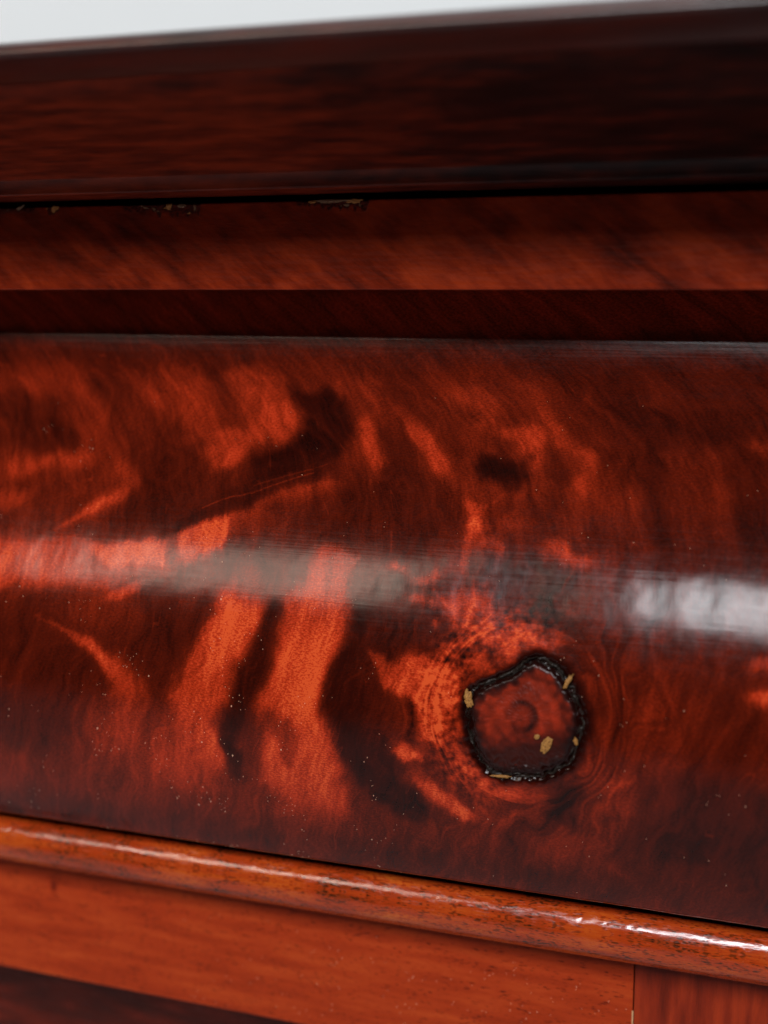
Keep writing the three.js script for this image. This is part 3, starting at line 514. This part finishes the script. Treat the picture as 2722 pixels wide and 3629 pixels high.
// bead, rail and its end block, lower drawer
const beadMat = timber('amber mahogany, bead', { tones: AMBER, w: 2048, h: 256, sh: 20, tone: 0.56, broad: 0.22, flecks: 0.6, ps: 1.5, seed: 6, rough: 0.16, bump: 1.4e-5, gloss: { specularIntensity: 1 },
  extraRough: (x, s, r) => r - 0.02 + 0.26 * smooth(0.38, 0.8, N2(x / 5, s / 0.8 + 20) + 0.35 * N4(x / 0.9, s / 0.3)) - 0.05 * N1(x / 30, 4),
  extra: (x, s, f) => { f += 0.12 * N1(x / 26, s / 9 + 31); const worn = smooth(0.30, 0.62, N3(x / 2.2, s / 0.7 + 4)) * smooth(5.5, 6.5, s + 0.8 * N1(x / 3, 1)) * smooth(9.5, 8, s); const redder = smooth(6.3, 4.6, s + 0.7 * N2(x / 5, s / 2)); const blot = smooth(0.15, 0.7, N4(x / 1.7, s / 0.55 + 2) * 0.7 + 0.5 * N1(x / 6, s / 2)); return f - 0.22 * redder - 0.42 * worn - 0.34 * blot * (1 - redder); } });
const BC = [3.2, -118.9], BR = 5.9, beadProfile = [[BC[0] - 10, BC[1] + 1.0], [BC[0] + 0.4, BC[1] + 1.6], [BC[0] + 1.6, BC[1] + BR * 0.80]];
for (let k = 0; k <= 36; k++) { const a = THREE.MathUtils.degToRad(62 - k * 148 / 36); beadProfile.push([BC[0] + BR * Math.cos(a), BC[1] + BR * Math.sin(a)]); }
beadProfile.push([BC[0] - 10, BC[1] - BR + 0.05]);
part('bead_moulding', sweep(beadProfile, xsOf(0.5, -120, 90), (x, s, i) => (i > 2 && i < 39 ? 0.03 * N1(x / 9, s / 4) + 0.007 * N2(x / 1.8, s / 0.9) - 0.05 * smooth(0.62, 0.9, N4(x / 2.6, s / 1.4)) - 0.35 * smooth(0.1, 0.5, N3(x / 1.2, s / 0.6)) * gauss((x - 27) / 5.5) * smooth(5.6, 4.4, s) : 0)), beadMat, chest, 'glossy amber half round bead');
const railMat = timber('mahogany, rail', { tones: RED, w: 2048, h: 512, sh: 40, tone: 0.76, broad: 0.16, flecks: 0.62, ps: 2.0, seed: 8, rough: 0.34, gloss: { specularIntensity: 0.35 }, bump: 1.4e-5, extra: (x, s, f) => f - 0.5 * gauss((x + 91) / 0.75) * gauss((s - 13) / 1.4) });
const SEAM = 41.8, RY0 = -121.5, RY1 = -156.6, RZ = -6;   // the rail stands behind the bead
const railProfile = polyProfile([[RZ, RY0], [RZ, RY1, 0.5], [-60, RY1]], 0.5, 4);
part('rail', sweep(railProfile, [X0, -300, -180, -120, -60, 0, SEAM - 0.12]), railMat, chest, 'red rail below the bead');
const blockMat = timber('mahogany with upright grain', { tones: RED, w: 1024, h: 256, x0: -20, sw: 100, sh: 40, tone: 0.52, broad: 0.22, flecks: 0.06, seed: 9, rough: 0.36, upright: true });
part('corner_block', sweep(railProfile.map(([z, y]) => [z - 0.25, y]), [SEAM + 0.1, 60, 90, 160, 300, X1]), blockMat, chest, 'darker block with upright grain beside the rail');
{ // the worn arris of the rail's end, bare wood
  const bare = new THREE.MeshPhysicalMaterial({ color: new THREE.Color().setRGB(0.62, 0.36, 0.18), roughness: 0.6 }); bare.name = 'bare worn edge';
  const g = new THREE.CapsuleGeometry(0.13 * mm, 10 * mm, 4, 10), p = g.attributes.position;
  for (let i = 0; i < p.count; i++) p.setX(i, p.getX(i) * (1 + 0.5 * N1(p.getY(i) * 900, 3)));
  g.translate((SEAM - 0.1) * mm, EYE - 145 * mm, (RZ - 0.03) * mm); part('worn_edge', g, bare, chest, 'pale bare edge at the joint');
}
const lowerMat = timber('mahogany, lower drawer', { tones: RED, h: 512, sh: 160, tone: 0.2, broad: 0.2, flecks: 0.1, seed: 12, rough: 0.27 });
part('lower_drawer', sweep(polyProfile([[-70, RY1 - 3], [-42, RY1 - 3, 1.5], [-41.2, -440, 1.5], [-70, -440]], 1.5), xsOf(20)), lowerMat, chest, 'flat drawer front set back below the rail');
{ // carcass behind the fronts, down to the floor
  const body = timber('mahogany, carcass', { tones: DARK, h: 256, sh: 400, sw: 800, tone: 0.5, seed: 14 });
  const g = new THREE.BoxGeometry(1.0, 0.83, 0.36); g.translate(-0.02, 0.415, -0.265); part('carcass', g, body, chest, 'plain dark carcass behind the fronts');
  for (const x of [X0 + 30, X1 - 30]) { const q = new THREE.BoxGeometry(0.06, 0.36, 0.079); q.translate(x * mm, 0.18, -0.0405 + 0.0005); part('leg', q, body, chest); }
}

// dust and bright pore ends caught in the polish
{
  const R = rng(5), tiny = new THREE.OctahedronGeometry(1, 1), dust = new THREE.MeshPhysicalMaterial({ color: new THREE.Color().setRGB(0.75, 0.42, 0.28), roughness: 0.4 }); dust.name = 'dust';
  const spots = [];
  for (let k = 0; k < 6000 && spots.length < 1000; k++) {
    const x = -100 + 165 * R(), s = 22 + 105 * R(), keep = smooth(0.05, 0.7, N1(x / 17, s / 15) + 0.5 * N3(x / 5, s / 5)) * (0.15 + 0.85 * gauss((x + 32) / 30) * smooth(45, 62, s));
    if (R() > keep || ringDistance(x, s) < 1) continue;
    spots.push([onFront(x, s, cushionShift(x, s) + 0.02), 0.04 + 0.05 * R() * R() + (R() < 0.03 ? 0.06 : 0)]);
  }
  const m4 = new THREE.Matrix4(), q = new THREE.Quaternion();
  const add = (list, parent) => {
    const o = new THREE.InstancedMesh(tiny, dust, list.length); o.name = 'dust_specks'; o.userData.kind = 'stuff';
    list.forEach(([{ p }, r], i) => o.setMatrixAt(i, m4.compose(p, q, new THREE.Vector3(r * mm, r * mm * (1 + R()), r * mm))));
    numbered(parent, o);
  };
  add(spots, drawer);
  const rail = [];
  for (let k = 0; k < 900 && rail.length < 150; k++) { const x = -60 + 101 * R(), y = RY0 - 12 - 22 * R(); if (R() < smooth(-0.1, 0.6, N2(x / 14, y / 5)) * (0.3 + 0.7 * smooth(-60, 0, x))) rail.push([{ p: new THREE.Vector3(x * mm, EYE + y * mm, (RZ + 0.02) * mm) }, 0.045 + 0.045 * R()]); }
  add(rail, chest);
}

// ------------------------------------------------------------------ surroundings: pale wall behind, floor, and the window wall the polish mirrors
function structure(name, geometry, material) { const o = new THREE.Mesh(geometry, material); o.name = name; o.userData.kind = 'structure'; return numbered(scene, o); }
const papered = new THREE.MeshStandardMaterial({ color: new THREE.Color().setRGB(0.07, 0.055, 0.05), roughness: 0.9 });
const plaster = new THREE.MeshStandardMaterial({ color: new THREE.Color().setRGB(0.79, 0.85, 0.88), roughness: 0.95, bumpMap: dataTexture(256, 256, (i, j) => 0.5 + 0.3 * N1(i / 9, j / 9) + 0.2 * N2(i / 3, j / 3), false, [0, 0, 0.25, 0.25]), bumpScale: 2e-4 });
{ const g = new THREE.BoxGeometry(5, 3.6, 0.1); g.translate(0, 1.8, -0.52); structure('wall', g, plaster); }
const boards = new THREE.MeshStandardMaterial({ color: new THREE.Color().setRGB(0.70, 0.65, 0.68), roughness: 0.6 });
{ const g = new THREE.BoxGeometry(5, 0.06, 2.6); g.translate(0, -0.031, 0.75); structure('floor', g, boards); }
{
  const shape = new THREE.Shape([[-2.5, 0], [2.5, 0], [2.5, 3.6], [-2.5, 3.6]].map(([x, y]) => new THREE.Vector2(x, y)));
  for (const [x, y, w, h] of WINDOWS) shape.holes.push(new THREE.Path([[x - w / 2, y - h / 2], [x + w / 2, y - h / 2], [x + w / 2, y + h / 2], [x - w / 2, y + h / 2]].map(([a, b]) => new THREE.Vector2(a, b))));
  const g = new THREE.ExtrudeGeometry(shape, { depth: 0.25, bevelEnabled: false }); g.translate(0, 0, WINDOW_Z + 0.005); structure('window_wall', g, papered);
}
const paint = new THREE.MeshStandardMaterial({ color: new THREE.Color().setRGB(0.7, 0.7, 0.68), roughness: 0.4 });
WINDOWS.forEach(([x, y, w, h, L, c, label], n) => {
  const o = new THREE.Group(); o.name = n ? 'window_00' + n : 'window'; o.position.set(x, y, WINDOW_Z + 0.1); o.userData = { label, category: 'window', group: 'windows across from the chest' }; scene.add(o);
  const bar = (name, bw, bh, bx, by) => { const g = new THREE.BoxGeometry(bw, bh, 0.05); g.translate(bx, by, 0); part(name, g, paint, o); };
  bar('frame', 0.05, h - 0.01, -w / 2 + 0.03, 0); bar('frame', 0.05, h - 0.01, w / 2 - 0.03, 0); bar('frame', w - 0.12, 0.05, 0, h / 2 - 0.03); bar('frame', w - 0.12, 0.05, 0, -h / 2 + 0.03); bar('mullion', 0.03, h - 0.12, 0, 0);
  const pw = w / 2 - 0.075, ph = h - 0.12;
  for (const sx of [-1, 1]) {
    const g = new THREE.BoxGeometry(pw, ph, 0.006); g.translate(sx * (pw / 2 + 0.0175), 0, 0);
    const glow = new THREE.MeshStandardMaterial({ color: 0x222222, emissive: new THREE.Color().setRGB(...c), emissiveIntensity: 0.8, roughness: 0.2 }); part('window_pane', g, glow, o);
    const l = new THREE.RectAreaLight(new THREE.Color().setRGB(...c), L, pw, ph); l.name = 'daylight'; l.position.set(x + sx * (pw / 2 + 0.0175), y, WINDOW_Z + 0.06); l.lookAt(x + sx * (pw / 2 + 0.0175), y, -2); scene.add(l);
  }
});

renderer.render(scene, camera);
